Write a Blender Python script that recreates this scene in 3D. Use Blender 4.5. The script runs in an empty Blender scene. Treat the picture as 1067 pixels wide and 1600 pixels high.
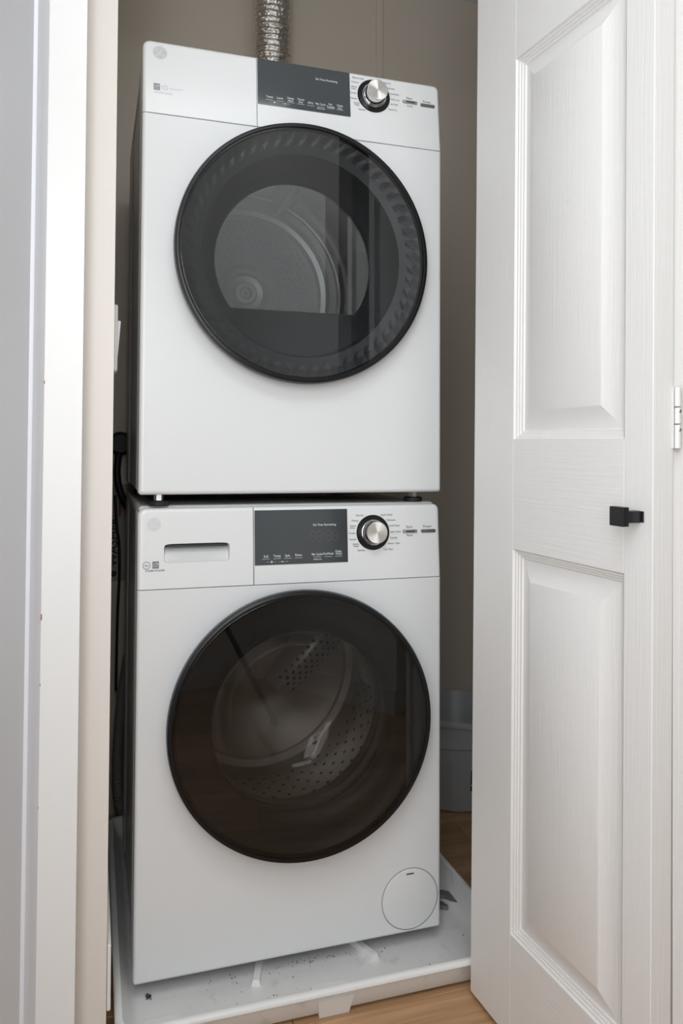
import bpy, bmesh, math, random
from mathutils import Vector, Matrix, noise
random.seed(7)
scene = bpy.context.scene
COL = scene.collection
PI = math.pi

# ------------------------------------------------------------------ camera
cd = bpy.data.cameras.new('camera'); cam = bpy.data.objects.new('camera', cd); COL.objects.link(cam)
YAW, PIT, ROL = 0.3050, 0.02562, 0.00452
F = Vector((math.sin(YAW)*math.cos(PIT), math.cos(YAW)*math.cos(PIT), math.sin(PIT)))
R0 = Vector((math.cos(YAW), -math.sin(YAW), 0)); U0 = R0.cross(F)
RR = R0*math.cos(ROL)+U0*math.sin(ROL); UU = -R0*math.sin(ROL)+U0*math.cos(ROL)
M = Matrix((RR, UU, -F)).transposed().to_4x4(); M.translation = Vector((-0.0768, -1.4289, 0.9427))
cam.matrix_world = M
cd.sensor_fit = 'VERTICAL'; cd.sensor_height = 36.0; cd.lens = 1202.2/1600*36
cd.shift_x = (533.5-525.45)/1600; cd.shift_y = -(800-680.5)/1600
cd.clip_start = 0.01; cd.clip_end = 50
scene.camera = cam

# ------------------------------------------------------------------ world, lights, exposure
w = bpy.data.worlds.new('world'); scene.world = w; w.use_nodes = True
w.node_tree.nodes['Background'].inputs[0].default_value = (.75, .86, 1, 1)
w.node_tree.nodes['Background'].inputs[1].default_value = 0.4
def area(name, loc, target, sx, sy, power, col):
    l = bpy.data.lights.new(name, 'AREA'); l.shape = 'RECTANGLE'; l.size = sx; l.size_y = sy
    l.energy = power; l.color = col
    o = bpy.data.objects.new(name, l); COL.objects.link(o); o.location = loc
    d = Vector(target)-Vector(loc); o.rotation_euler = d.to_track_quat('-Z', 'Y').to_euler()
    return o
area('hall_ceiling_light', (0.12, -1.42, 2.40), (0.12, -1.40, 0), 0.9, 0.7, 8, (0.94, 0.97, 1.0))
area('rear_fill_light', (-0.13, -1.70, 1.16), (0.25, 0.0, 0.75), 0.4, 1.1, 6.5, (0.95, 0.97, 1.0))  # added fill behind the camera, brightens surfaces that face it
area('left_fill_light', (-0.365, -1.36, 1.15), (0.50, -0.30, 0.95), 0.45, 1.5, 8.5, (0.92, 0.96, 1.0))  # added soft fill from the left, mainly to lift the door leaf
vs = scene.view_settings
vs.view_transform = 'Standard'; vs.look = 'None'; vs.gamma = 1; vs.use_curve_mapping = False
vs.exposure = 0.3

# ------------------------------------------------------------------ helpers
WM = {}
def tag(o, label=None, cat=None, group=None, kind=None):
    if label: o['label'] = label
    if cat: o['category'] = cat
    if group: o['group'] = group
    if kind: o['kind'] = kind
    return o
def empty(name, loc=(0, 0, 0), label=None, cat=None, group=None, kind=None, mat=None):
    o = bpy.data.objects.new(name, None); COL.objects.link(o); o.empty_display_size = .05
    m = mat if mat is not None else Matrix.Translation(Vector(loc))
    o.matrix_world = m; WM[o.as_pointer()] = m.copy()
    return tag(o, label, cat, group, kind)
def obj(name, bm, mat, parent=None, smooth=None, org=None):
    """bm is in world coordinates; the mesh is moved into its parent's frame"""
    me = bpy.data.meshes.new(name)
    m = WM[parent.as_pointer()].copy() if parent is not None else Matrix.Identity(4)
    if org is not None: m = Matrix.Translation(Vector(org))
    bm.transform(m.inverted())
    bmesh.ops.recalc_face_normals(bm, faces=bm.faces)
    bm.to_mesh(me); bm.free()
    me.materials.append(mat)
    if smooth is not None:
        for p in me.polygons: p.use_smooth = True
        me.set_sharp_from_angle(angle=math.radians(smooth))
    o = bpy.data.objects.new(name, me); COL.objects.link(o)
    if parent is not None:
        o.parent = parent
        if org is not None: o.matrix_local = WM[parent.as_pointer()].inverted() @ m
    elif org is not None: o.matrix_world = m
    WM[o.as_pointer()] = m
    return o
def NB(): return bmesh.new()
def box(bm, x0, x1, y0, y1, z0, z1, bev=0, seg=2, mat=None):
    t = bmesh.new()
    bmesh.ops.create_cube(t, size=1)
    for v in t.verts:
        v.co = Vector(((x0+x1)/2+v.co.x*(x1-x0), (y0+y1)/2+v.co.y*(y1-y0), (z0+z1)/2+v.co.z*(z1-z0)))
    if bev: bmesh.ops.bevel(t, geom=t.edges[:], offset=bev, segments=seg, profile=.5, affect='EDGES')
    if mat is not None: t.transform(mat)
    add(bm, t)
def add(bm, t):
    vm = [bm.verts.new(v.co) for v in t.verts]
    t.verts.index_update()
    for f in t.faces:
        try: bm.faces.new([vm[v.index] for v in f.verts])
        except ValueError: pass
    t.free()
def loft(bm, loops, closed=True, cap0=False, cap1=False):
    L = [[bm.verts.new(Vector(p)) for p in l] for l in loops]
    for a, b in zip(L, L[1:]):
        n = len(a)
        for i in range(n if closed else n-1):
            j = (i+1) % n
            bm.faces.new((a[i], a[j], b[j], b[i]))
    if cap0: bm.faces.new(L[0])
    if cap1: bm.faces.new(L[-1])
    return L
def lathe(bm, prof, c, axis='y', n=64, cap0=False, cap1=False):
    """prof: list of (radius, distance along axis) about c"""
    loops = []
    for r, h in prof:
        l = []
        for i in range(n):
            a = 2*PI*i/n
            if axis == 'y': l.append((c[0]+r*math.cos(a), c[1]+h, c[2]+r*math.sin(a)))
            elif axis == 'z': l.append((c[0]+r*math.cos(a), c[1]+r*math.sin(a), c[2]+h))
            else: l.append((c[0]+h, c[1]+r*math.cos(a), c[2]+r*math.sin(a)))
        loops.append(l)
    loft(bm, loops, True, cap0, cap1)
def tube(bm, pts, r, n=10, caps=True):
    pts = [Vector(p) for p in pts]; loops = []
    up = Vector((0.12, 0.31, 1)).normalized(); prev = None
    for i, p in enumerate(pts):
        t = (pts[min(i+1, len(pts)-1)]-pts[max(i-1, 0)]).normalized()
        a = (prev - t*prev.dot(t)) if prev is not None else t.cross(up)
        if a.length < 1e-5: a = t.cross(Vector((1, 0, 0)))
        a.normalize(); prev = a; b = t.cross(a)
        rr = r(i/(len(pts)-1)) if callable(r) else r
        loops.append([p+(a*math.cos(2*PI*k/n)+b*math.sin(2*PI*k/n))*rr for k in range(n)])
    loft(bm, loops, True, caps, caps)
def spline(pts, n=12):
    P = [Vector(p) for p in pts]; P = [P[0]*2-P[1]]+P+[P[-1]*2-P[-2]]; out = []
    for i in range(1, len(P)-2):
        for k in range(n):
            t = k/n; a, b, c, d = P[i-1:i+3]
            out.append(.5*((2*b)+(c-a)*t+(2*a-5*b+4*c-d)*t*t+(-a+3*b-3*c+d)*t**3))
    out.append(P[-2]); return out
def rrect(x0, x1, z0, z1, r, e=0, nseg=6, nside=10):
    """rounded rectangle loop in x,z, inset by e; r may be four radii (right-bottom, right-top, left-top, left-bottom), e four insets (left, right, bottom, top)"""
    rs = list(r) if isinstance(r, (tuple, list)) else [r]*4
    es = list(e) if isinstance(e, (tuple, list)) else [e]*4
    rs = [max(q-max(es), .0003) for q in rs]; x0 += es[0]; x1 -= es[1]; z0 += es[2]; z1 -= es[3]; pts = []
    cs = [(x1-rs[0], z0+rs[0], -PI/2), (x1-rs[1], z1-rs[1], 0), (x0+rs[2], z1-rs[2], PI/2), (x0+rs[3], z0+rs[3], PI)]
    for i, (cx, cz, a0) in enumerate(cs):
        r = rs[i]
        for k in range(nseg+1):
            a = a0+PI/2*k/nseg; pts.append((cx+r*math.cos(a), cz+r*math.sin(a)))
        nx, nz, na = cs[(i+1) % 4]; r2 = rs[(i+1) % 4]
        q = (nx+r2*math.cos(na), nz+r2*math.sin(na)); p = pts[-1]
        for k in range(1, nside): pts.append((p[0]+(q[0]-p[0])*k/nside, p[1]+(q[1]-p[1])*k/nside))
    return pts
def pprism(bm, pts, z0, z1):
    loft(bm, [[(x, y, z0) for x, y in pts], [(x, y, z1) for x, y in pts]], True, True, True)

# ------------------------------------------------------------------ materials
def mat(name, col, rough=.5, metal=0, coat=0, spec=.5, aniso=0):
    m = bpy.data.materials.new(name); m.use_nodes = True
    b = m.node_tree.nodes['Principled BSDF']
    b.inputs['Base Color'].default_value = (*col, 1); b.inputs['Roughness'].default_value = rough
    b.inputs['Metallic'].default_value = metal; b.inputs['Coat Weight'].default_value = coat
    b.inputs['Coat Roughness'].default_value = .08
    b.inputs['Specular IOR Level'].default_value = spec; b.inputs['Anisotropic'].default_value = aniso
    return m
def srgb(r, g, b):
    f = lambda c: (c/255/12.92) if c/255 <= .04045 else ((c/255+.055)/1.055)**2.4
    return (f(r), f(g), f(b))
def nodes(m): return m.node_tree.nodes, m.node_tree.links, m.node_tree.nodes['Principled BSDF']
def bump_noise(m, scale=(1, 1, 1), nscale=60, strength=.1, dist=.001, detail=3, coord='Object'):
    n, l, b = nodes(m)
    tc = n.new('ShaderNodeTexCoord'); mp = n.new('ShaderNodeMapping'); mp.inputs['Scale'].default_value = scale
    tx = n.new('ShaderNodeTexNoise'); tx.inputs['Scale'].default_value = nscale; tx.inputs['Detail'].default_value = detail
    bp = n.new('ShaderNodeBump'); bp.inputs['Strength'].default_value = strength; bp.inputs['Distance'].default_value = dist
    l.new(tc.outputs[coord], mp.inputs[0]); l.new(mp.outputs[0], tx.inputs[0]); l.new(tx.outputs[0], bp.inputs['Height'])
    l.new(bp.outputs[0], b.inputs['Normal']); return tx
def var_color(m, c1, c2, scale=(1, 1, 1), nscale=3, detail=4, lo=.35, hi=.65):
    n, l, b = nodes(m)
    tc = n.new('ShaderNodeTexCoord'); mp = n.new('ShaderNodeMapping'); mp.inputs['Scale'].default_value = scale
    tx = n.new('ShaderNodeTexNoise'); tx.inputs['Scale'].default_value = nscale; tx.inputs['Detail'].default_value = detail
    cr = n.new('ShaderNodeValToRGB'); cr.color_ramp.elements[0].position = lo; cr.color_ramp.elements[1].position = hi
    cr.color_ramp.elements[0].color = (*c1, 1); cr.color_ramp.elements[1].color = (*c2, 1)
    l.new(tc.outputs['Object'], mp.inputs[0]); l.new(mp.outputs[0], tx.inputs[0]); l.new(tx.outputs[0], cr.inputs[0])
    l.new(cr.outputs[0], b.inputs['Base Color']); return cr
def glass(name, tint, base=.06, rough=0.0):
    m = bpy.data.materials.new(name); m.use_nodes = True; n = m.node_tree.nodes; l = m.node_tree.links; n.clear()
    out = n.new('ShaderNodeOutputMaterial'); mix = n.new('ShaderNodeMixShader')
    tr = n.new('ShaderNodeBsdfTransparent'); tr.inputs[0].default_value = (*tint, 1)
    gl = n.new('ShaderNodeBsdfGlossy'); gl.inputs['Roughness'].default_value = rough; gl.inputs[0].default_value = (1, 1, 1, 1)
    lw = n.new('ShaderNodeLayerWeight'); lw.inputs[0].default_value = .5
    p = n.new('ShaderNodeMath'); p.operation = 'POWER'; p.inputs[1].default_value = 5
    q = n.new('ShaderNodeMath'); q.operation = 'MULTIPLY_ADD'; q.inputs[1].default_value = 1-base; q.inputs[2].default_value = base
    l.new(lw.outputs['Facing'], p.inputs[0]); l.new(p.outputs[0], q.inputs[0]); l.new(q.outputs[0], mix.inputs[0])
    l.new(tr.outputs[0], mix.inputs[1]); l.new(gl.outputs[0], mix.inputs[2]); l.new(mix.outputs[0], out.inputs[0])
    return m

m_enamel = mat('white_enamel', (.76, .77, .77), .32, coat=.25)
m_plastic = mat('white_console_plastic', (.76, .77, .765), .3, coat=.2)
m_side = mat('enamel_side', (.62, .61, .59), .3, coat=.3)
bump_noise(m_enamel, nscale=400, strength=.02, dist=.0005)
m_wall = mat('wall_paint', (.80, .79, .765), .6); bump_noise(m_wall, nscale=220, strength=.15, dist=.0006)
m_hall = mat('hall_wall_paint', (.76, .77, .80), .45); bump_noise(m_hall, scale=(1, 1, .15), nscale=120, strength=.12, dist=.0006)
m_jamb = mat('jamb_paint', (.76, .71, .655), .5); bump_noise(m_jamb, nscale=200, strength=.12, dist=.0006)
m_closet = mat('closet_wall_paint', (.70, .625, .53), .42); bump_noise(m_closet, nscale=160, strength=.1, dist=.0006)
m_ceiling = mat('ceiling_paint', (.85, .85, .85), .8)
m_trim = mat('trim_paint', (.80, .79, .77), .35); bump_noise(m_trim, scale=(1, 1, .1), nscale=150, strength=.1, dist=.0005)
m_chip = mat('bare_wood_chip', srgb(176, 128, 84), .7)
m_black = mat('black_plastic', (.006, .006, .007), .3, spec=.3)
m_blackm = mat('matte_black', (.012, .012, .012), .5)
m_knob = mat('black_knob', (.012, .012, .014), .32)
m_disp = mat('display_glass', srgb(62, 67, 70), .08, coat=.3)
m_dark = mat('door_inner_plastic', (.030, .032, .034), .4)
m_rubber = mat('grey_gasket', (.18, .18, .185), .55)
m_steel = mat('drum_steel', (.62, .6, .58), .3, metal=.85)
m_steelp = mat('paddle_steel', (.72, .71, .69), .35, metal=.5)
m_drumback = mat('drum_back', (.5, .49, .47), .35, metal=.6)
m_zinc = mat('zinc_bolt', (.7, .72, .73), .3, metal=.9)
m_wrench = mat('wrench_steel', (.22, .22, .22), .4, metal=.5)
m_chrome = mat('chrome', (.75, .75, .74), .12, metal=1)
m_btn = mat('chrome_button', (.5, .49, .46), .25, metal=.9)
m_cap = mat('brushed_aluminium', (.80, .78, .75), .38, metal=1, aniso=.97)
n, l, b = nodes(m_cap); tg = n.new('ShaderNodeTangent'); tg.direction_type = 'RADIAL'; tg.axis = 'Y'; l.new(tg.outputs[0], b.inputs['Tangent'])
m_ink = mat('dark_lettering', (.10, .10, .13), .5)
m_inkl = mat('light_lettering', (.62, .64, .65), .5)
m_inkd = mat('faint_lettering', (.25, .27, .28), .5)
m_logo = mat('logo_grey', (.52, .53, .545), .4); m_logow = mat('logo_pale', (.69, .70, .71), .4)
m_logof = mat('logo_faint_grey', (.64, .645, .65), .4); m_logofw = mat('logo_faint_pale', (.71, .715, .72), .4)
m_pan = mat('pan_plastic', (.70, .70, .685), .42, coat=.1)
cr = var_color(m_pan, (.72, .71, .68), (.82, .82, .80), nscale=26, detail=8, lo=.28, hi=.40)
m_glassD = glass('dryer_smoked_glass', (.62, .63, .64), .036)
m_glassW = glass('washer_smoked_glass', (.34, .33, .32), .036)
m_clear = glass('clear_bowl_glass', (.93, .94, .94), .10)
m_foil = mat('aluminium_foil', (.80, .77, .72), .2, metal=1)
bump_noise(m_foil, nscale=110, strength=.9, dist=.006, detail=5)
m_bucket = mat('bucket_plastic', (.44, .45, .46), .35)
m_navy = mat('navy_label', srgb(20, 28, 80), .4); m_red = mat('red_print', srgb(200, 60, 30), .4); m_yel = mat('yellow_print', srgb(230, 160, 30), .4)
m_paper = mat('instruction_paper', (.42, .40, .37), .7); m_paperred = mat('red_print_on_paper', (.35, .05, .02), .6)
m_hose = mat('grey_hose', (.22, .215, .2), .5)
m_lint = mat('lint', (.05, .045, .045), .9)
# wood for planks
def wood(name, c1, c2):
    m = mat(name, c1, .38, coat=.15); n, l, b = nodes(m)
    tc = n.new('ShaderNodeTexCoord'); mp = n.new('ShaderNodeMapping'); mp.inputs['Scale'].default_value = (1.6, 22, 22)
    oi = n.new('ShaderNodeObjectInfo'); ad = n.new('ShaderNodeVectorMath'); ad.operation = 'ADD'
    sc = n.new('ShaderNodeMath'); sc.operation = 'MULTIPLY'; sc.inputs[1].default_value = 37
    l.new(oi.outputs['Random'], sc.inputs[0]); l.new(tc.outputs['Object'], ad.inputs[0]); l.new(sc.outputs[0], ad.inputs[1])
    l.new(ad.outputs[0], mp.inputs[0])
    tx = n.new('ShaderNodeTexNoise'); tx.inputs['Scale'].default_value = 3; tx.inputs['Detail'].default_value = 6; tx.inputs['Distortion'].default_value = .6
    l.new(mp.outputs[0], tx.inputs[0])
    cr = n.new('ShaderNodeValToRGB'); e = cr.color_ramp.elements; e[0].position = .3; e[1].position = .72
    e[0].color = (*c1, 1); e[1].color = (*c2, 1)
    l.new(tx.outputs[0], cr.inputs[0])
    hs = n.new('ShaderNodeHueSaturation'); mr = n.new('ShaderNodeMapRange'); mr.inputs[3].default_value = .82; mr.inputs[4].default_value = 1.15
    l.new(oi.outputs['Random'], mr.inputs[0]); l.new(mr.outputs[0], hs.inputs['Value']); l.new(cr.outputs[0], hs.inputs['Color'])
    l.new(hs.outputs[0], b.inputs['Base Color'])
    bp = n.new('ShaderNodeBump'); bp.inputs['Strength'].default_value = .1; bp.inputs['Distance'].default_value = .001
    l.new(tx.outputs[0], bp.inputs['Height']); l.new(bp.outputs[0], b.inputs['Normal'])
    return m
m_wood = wood('oak_plank', (.36, .195, .09), (.58, .355, .195))
# painted grain for the moulded doors; axis 2 = vertical grain, 0 = along the leaf
def grained(name, vertical=True, swirl=False):
    m = mat(name, (.83, .815, .79), .42); n, l, b = nodes(m)
    tc = n.new('ShaderNodeTexCoord'); mp = n.new('ShaderNodeMapping')
    mp.inputs['Scale'].default_value = (40, 40, 1.1) if vertical else (1.1, 1.1, 40)
    tx = n.new('ShaderNodeTexNoise'); tx.inputs['Scale'].default_value = 6; tx.inputs['Detail'].default_value = 4
    tx.inputs['Distortion'].default_value = .9 if swirl else .15
    bp = n.new('ShaderNodeBump'); bp.inputs['Strength'].default_value = .38; bp.inputs['Distance'].default_value = .0012
    l.new(tc.outputs['Object'], mp.inputs[0]); l.new(mp.outputs[0], tx.inputs[0]); l.new(tx.outputs[0], bp.inputs['Height']); l.new(bp.outputs[0], b.inputs['Normal'])
    return m
m_gv = grained('door_paint_vertical_grain'); m_gh = grained('door_paint_level_grain', False); m_gp = grained('door_panel_grain', True, True)
m_edge = mat('door_edge_paint', (.86, .85, .83), .45)

# ------------------------------------------------------------------ the setting
FL = -0.05          # floor level; washer's bottom edge is z = 0
CE = 2.42
floor = empty('floor', (0, 0, FL), kind='structure')
bm = NB(); box(bm, -1.2, 2.0, -2.7, .85, FL-.06, FL-.008); obj('subfloor', bm, mat('subfloor', (.05, .03, .02), .9), floor)
plank_meshes = {}
def plank(x0, x1, y0, y1):
    L = round(x1-x0, 3)
    if L not in plank_meshes:
        bm = NB(); box(bm, 0, L-.0012, 0, .1188, -.008, 0, .0006, 1)
        o = obj('plank', bm, m_wood, None); o.location = (x0, y0, FL); plank_meshes[L] = o.data
    else:
        o = bpy.data.objects.new('plank', plank_meshes[L]); COL.objects.link(o)
    o.parent = floor; o.location = (x0, y0, 0)
row = 0; y = -2.63
while y < .75:
    off = {0: .268, 1: .868, 2: 1.168}[row % 3]
    xs = [-1.2]; x = off-1.2*2
    while x < 2.0:
        if x > -1.15: xs.append(x)
        x += 1.2
    xs.append(2.0)
    for a, c in zip(xs, xs[1:]):
        if c-a > .05: plank(a, c, y, y+.12)
    y += .12; row += 1
def struct(name, bm, m, smooth=None): return tag(obj(name, bm, m, None, smooth), kind='structure')
bm = NB(); box(bm, -1.2, 2.0, -2.7, .85, CE, CE+.05); struct('ceiling', bm, m_ceiling)
bm = NB(); box(bm, -.12, 1.45, .80, .85, FL, CE); struct('wall_back', bm, m_closet)
bm = NB(); box(bm, 1.40, 1.45, -.06, .80, FL, CE); struct('wall_right', bm, m_closet)
bm = NB(); box(bm, -.12, -.047, -.06, .80, FL, CE); struct('wall_left', bm, m_closet)
bm = NB(); box(bm, .748, .769, .790, .80, FL, CE, .002); struct('trim_1', bm, m_closet)
# hall
bm = NB(); box(bm, -1.2, 2.0, -2.70, -2.62, FL, CE); struct('wall_opposite', bm, m_wall)
bm = NB(); box(bm, 1.75, 1.83, -2.62, -.12, FL, CE); struct('wall_hall_right', bm, m_wall)
bm = NB(); box(bm, .79, 1.83, -.12, -.04, FL, CE); box(bm, -.12, .79, -.12, -.04, 2.24, CE); struct('wall_front', bm, m_wall)
# left side: jamb, casing block and the hall wall that runs past the camera
bm = NB(); pprism(bm, [(-.0475, -.12), (-.0475, -.0605), (-.20, -.0605), (-.20, -.12)], FL, 2.24); struct('trim_2', bm, m_jamb)
bm = NB(); pprism(bm, [(-.0945, -.20), (-.0945, -.1202), (-.20, -.1202), (-.149, -.20)], FL, CE); struct('trim_3', bm, m_trim)
bm = NB(); pprism(bm, [(-.1492, -.2005), (-.1535, -.222), (-.1545, -.236), (-.1575, -.246), (-.1615, -.2515), (-.1655, -.2525), (-.20, -.2525), (-.20, -.2005)], FL, CE)
cas = struct('trim_4', bm, mat('casing_paint', (.74, .75, .79), .35), 30)
bm = NB(); pprism(bm, [(-.1668, -.2527), (-.640, -2.62), (-.72, -2.62), (-.246, -.2527)], FL, CE); struct('wall_hall_left', bm, m_hall)
# paint chips on the casing edges
for (cx, cy, cz, s) in ((-.1490, -.2003, .70, 1.0), (-.1491, -.2003, .60, .5), (-.1490, -.2003, 1.05, .6), (-.1491, -.2003, .42, .4)):
    bm = NB(); box(bm, cx-.0013*s, cx+.0016*s, cy-.0008, cy+.001, cz-.0045*s, cz+.0045*s, .0006, 1)
    obj('paint_chip', bm, m_chip, cas)
# unseen window, added only to go with the left fill light
wn = empty('added_window', (-.40, -1.36, 1.45), kind='structure'); WR = Matrix.Translation((-.3875, -1.36, 1.30)) @ Matrix.Rotation(math.radians(-11.3), 4, 'Z')
bm = NB()
for (y0, y1, z0, z1) in ((-.33, -.28, -.75, .75), (.28, .33, -.75, .75), (-.28, .28, -.75, -.70), (-.28, .28, .70, .75), (-.28, .28, -.02, .02)): box(bm, .002, .03, y0, y1, z0, z1, .002, 1, WR)
obj('added_window_frame', bm, m_trim, wn)
bm = NB(); box(bm, .006, .010, -.28, .28, -.70, .70, 0, 1, WR); obj('added_window_pane', bm, m_clear, wn)
# baseboards
bm = NB(); box(bm, -.0469, -.0405, -.115, .79, .045, .15, .002); struct('baseboard_left', bm, m_wall)
bm = NB(); box(bm, .79, 1.75, -.133, -.1202, FL, .05, .003); struct('baseboard_front', bm, m_trim)
bm = NB(); box(bm, -.5, 1.75, -2.6199, -2.606, FL, .06, .004); struct('baseboard_opposite', bm, m_trim)
bm = NB(); box(bm, 1.736, 1.7499, -2.60, -.135, FL, .06, .004); struct('baseboard_hall_right', bm, m_trim)
KX, KY = .336, -2.118
bm = NB(); pprism(bm, [(KX, KY), (-.455, -1.709), (-.50, -1.80), (KX-.01, KY-.11)], FL, CE); struct('wall_behind_left', bm, m_wall)
bm = NB(); pprism(bm, [(KX+.0008, KY-.0008), (.838, -1.531), (.915, -1.597), (KX+.068, KY-.092)], FL, CE); struct('wall_behind_right', bm, m_wall)
bm = NB(); pprism(bm, [(KX-.0005, KY+.014), (-.444, -1.699), (-.449, -1.7095), (KX-.0015, KY+.0013)], FL, .045); struct('baseboard_behind_left', bm, m_trim)
bm = NB(); pprism(bm, [(KX+.004, KY+.016), (.829, -1.521), (.8372, -1.5292), (KX+.0008, KY+.0008)], FL, .045); struct('baseboard_behind_right', bm, m_trim)
# dark cased door added on the opposite wall to darken the glass reflection
d3 = empty('added_dark_door', (1.12, -2.62, FL), kind='structure')
bm = NB(); box(bm, 1.02, 1.09, -2.6195, -2.60, FL+.0, 2.06, .004); box(bm, 1.61, 1.68, -2.6195, -2.60, FL, 2.06, .004); box(bm, 1.02, 1.68, -2.6195, -2.60, 2.06, 2.13, .004); obj('casing', bm, m_trim, d3)
bm = NB(); box(bm, 1.091, 1.609, -2.6195, -2.604, FL+.008, 2.055, .002); obj('door_leaf', bm, mat('dark_door', (.06, .065, .075), .4), d3)

# ------------------------------------------------------------------ bifold door leaves
def leaf_frame(ox, oy, ax, ay, tilt):
    h = Vector((ax, ay, 0)).normalized(); z = Vector((0, 0, 1))
    u = h*math.cos(tilt)-z*math.sin(tilt); v = h*math.sin(tilt)+z*math.cos(tilt); nn = u.cross(v)
    m = Matrix((u, nn, v)).transposed().to_4x4(); m.translation = Vector((ox, oy, -.04)); return m
def put(bm, mm): bm.transform(mm); return bm
def build_leaf(name, mm, W, H, a0, a1, ranges, sgn=1):
    """local x along the leaf, local z up, moulded face at y=0 looking to +y, thickness to -y"""
    th = .035
    e = empty(name, mat=mm, kind='structure')
    bm = NB(); box(bm, a0+.0002, a1-.0002, -th+.0005, -.0141, .0005, H-.0005)
    obj('core', put(bm, mm), m_edge, e)
    for (p, q) in ((0, a0), (a1, W)):
        bm = NB(); box(bm, p, q, -th, 0, 0, H, .0012, 2); obj('stile', put(bm, mm), m_gv, e)
    zs = [0]+[t for r in ranges for t in r]+[H]
    for i in range(0, len(zs), 2):
        bm = NB(); box(bm, a0+.0001, a1-.0001, -.0140, -.0001, zs[i], zs[i+1], .0004, 1); obj('rail', put(bm, mm), m_gh, e)
    for (b0, b1) in ranges:
        prof = [(0, -.0002), (.002, -.0035), (.005, -.0040), (.006, -.0062), (.009, -.0068), (.010, -.0090), (.0135, -.0098), (.015, -.0125), (.0185, -.0125), (.047, -.0016), (.0505, 0.0)]
        loops = [[(a0+t, d, b0+t), (a1-t, d, b0+t), (a1-t, d, b1-t), (a0+t, d, b1-t)] for t, d in prof]
        bm = NB(); loft(bm, loops, True, False, True); obj('panel', put(bm, mm), m_gp, e, 25)
    return e, th
mm1 = leaf_frame(.5949, -.1306, .0695, -.9975, .0141)
d1, th = build_leaf('door_1', mm1, .4423, 2.0, .1247, .389, ((.1768, .8264), (1.0129, 1.6651), (1.79, 1.93)))
mm2 = leaf_frame(.7380, -.1306, -.1600, -.9871, .0105)
# second leaf: mirrored so that its moulded face looks away to the right
mm2m = mm2 @ Matrix.Translation((0, -.035, 0)) @ Matrix.Scale(-1, 4, (0, 1, 0))
d2 = empty('door_2', mat=mm2, kind='structure')
def leaf2():
    W, H, a0, a1 = .4423, 2.0, .0533, .3176
    def T(bm): bm.transform(mm2m); return bm
    bm = NB(); box(bm, a0+.0002, a1-.0002, -.0345, -.0141, .0005, H-.0005); obj('core', T(bm), m_edge, d2)
    for (p, q) in ((0, a0), (a1, W)):
        bm = NB(); box(bm, p, q, -.035, 0, 0, H, .0012, 2); obj('stile', T(bm), m_gv, d2)
    R = ((.1768, .8264), (1.0129, 1.6651), (1.79, 1.93)); zs = [0]+[t for r in R for t in r]+[H]
    for i in range(0, len(zs), 2):
        bm = NB(); box(bm, a0+.0001, a1-.0001, -.0140, -.0001, zs[i], zs[i+1], .0004, 1); obj('rail', T(bm), m_gh, d2)
    for (b0, b1) in R:
        prof = [(0, -.0002), (.010, -.0090), (.015, -.0125), (.0185, -.0125), (.0505, 0.0)]
        bm = NB(); loft(bm, [[(a0+t, d, b0+t), (a1-t, d, b0+t), (a1-t, d, b1-t), (a0+t, d, b1-t)] for t, d in prof], True, False, True); obj('panel', T(bm), m_gp, d2, 25)
leaf2()
# knob
bm = NB(); box(bm, .4165, .4275, .0001, .0015, .9005, .9155, .0004, 1, mm1)
kb = empty('cabinet_knob', mm1 @ Vector((.414, 0, .908)), 'small square black knob on the white bifold door', 'door knob')
obj('back_plate', bm, m_knob, kb)
bm = NB(); box(bm, .4075, .4235, .0015, .026, .9000, .9160, .001, 1, mm1); obj('stem', bm, m_knob, kb)
bm = NB(); box(bm, .3995, .4255, .0235, .0345, .8955, .9215, .0012, 2, mm1); obj('grip', bm, m_knob, kb)
# hinge between the leaves (three knuckles)
hg = empty('door_hinge', mm1 @ Vector((.4445, -.0385, 1.06)), 'small white painted hinge between the two folded door leaves', 'hinge')
for (z0, z1) in ((1.056, 1.082), (1.033, 1.0545), (1.0, 1.0315)):
    bm = NB(); lathe(bm, [(0.0035, z0), (.0042, z0+.0008), (.0042, z1-.0008), (.0035, z1)], (.4462, -.0385, 0), 'z', 16, True, True); obj('knuckle', put(bm, mm1), m_trim, hg, 40)
for (y0, y1, s) in ((-.0345, -.0310, 0), (-.0465, -.0425, 1)):
    bm = NB(); box(bm, .4426, .4440, y0, y1, 1.0, 1.082, .0003, 1, mm1); obj('hinge_plate', bm, m_trim, hg)
for z in (1.05, 1.025):
    bm = NB(); lathe(bm, [(.0024, .4505), (.0018, .4512)], (0, -.0385, z), 'x', 10, False, True); obj('pin_head', put(bm, mm1), m_btn, hg)

# ------------------------------------------------------------------ text
def text_bm(bm, s, x, z, yf, size, align='CENTER', tilt=0.0, rot=0, bold=0):
    c = bpy.data.curves.new('t', 'FONT'); c.body = s; c.size = size; c.align_x = align; c.align_y = 'CENTER'; c.offset = bold; c.resolution_u = 2
    o = bpy.data.objects.new('t', c); COL.objects.link(o)
    dg = bpy.context.evaluated_depsgraph_get(); me = bpy.data.meshes.new_from_object(o.evaluated_get(dg))
    t = bmesh.new(); t.from_mesh(me)
    t.transform(Matrix.Translation((x, yf, z)) @ Matrix.Rotation(PI/2-tilt, 4, 'X') @ Matrix.Rotation(rot, 4, 'Z'))
    add(bm, t); bpy.data.objects.remove(o); bpy.data.curves.remove(c); bpy.data.meshes.remove(me)
def rect(bm, x0, x1, z0, z1, yf):
    y0, y1 = yf(z0), yf(z1)
    bm.faces.new([bm.verts.new(p) for p in ((x0, y0, z0), (x1, y0, z0), (x1, y1, z1), (x0, y1, z1))])
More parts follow.
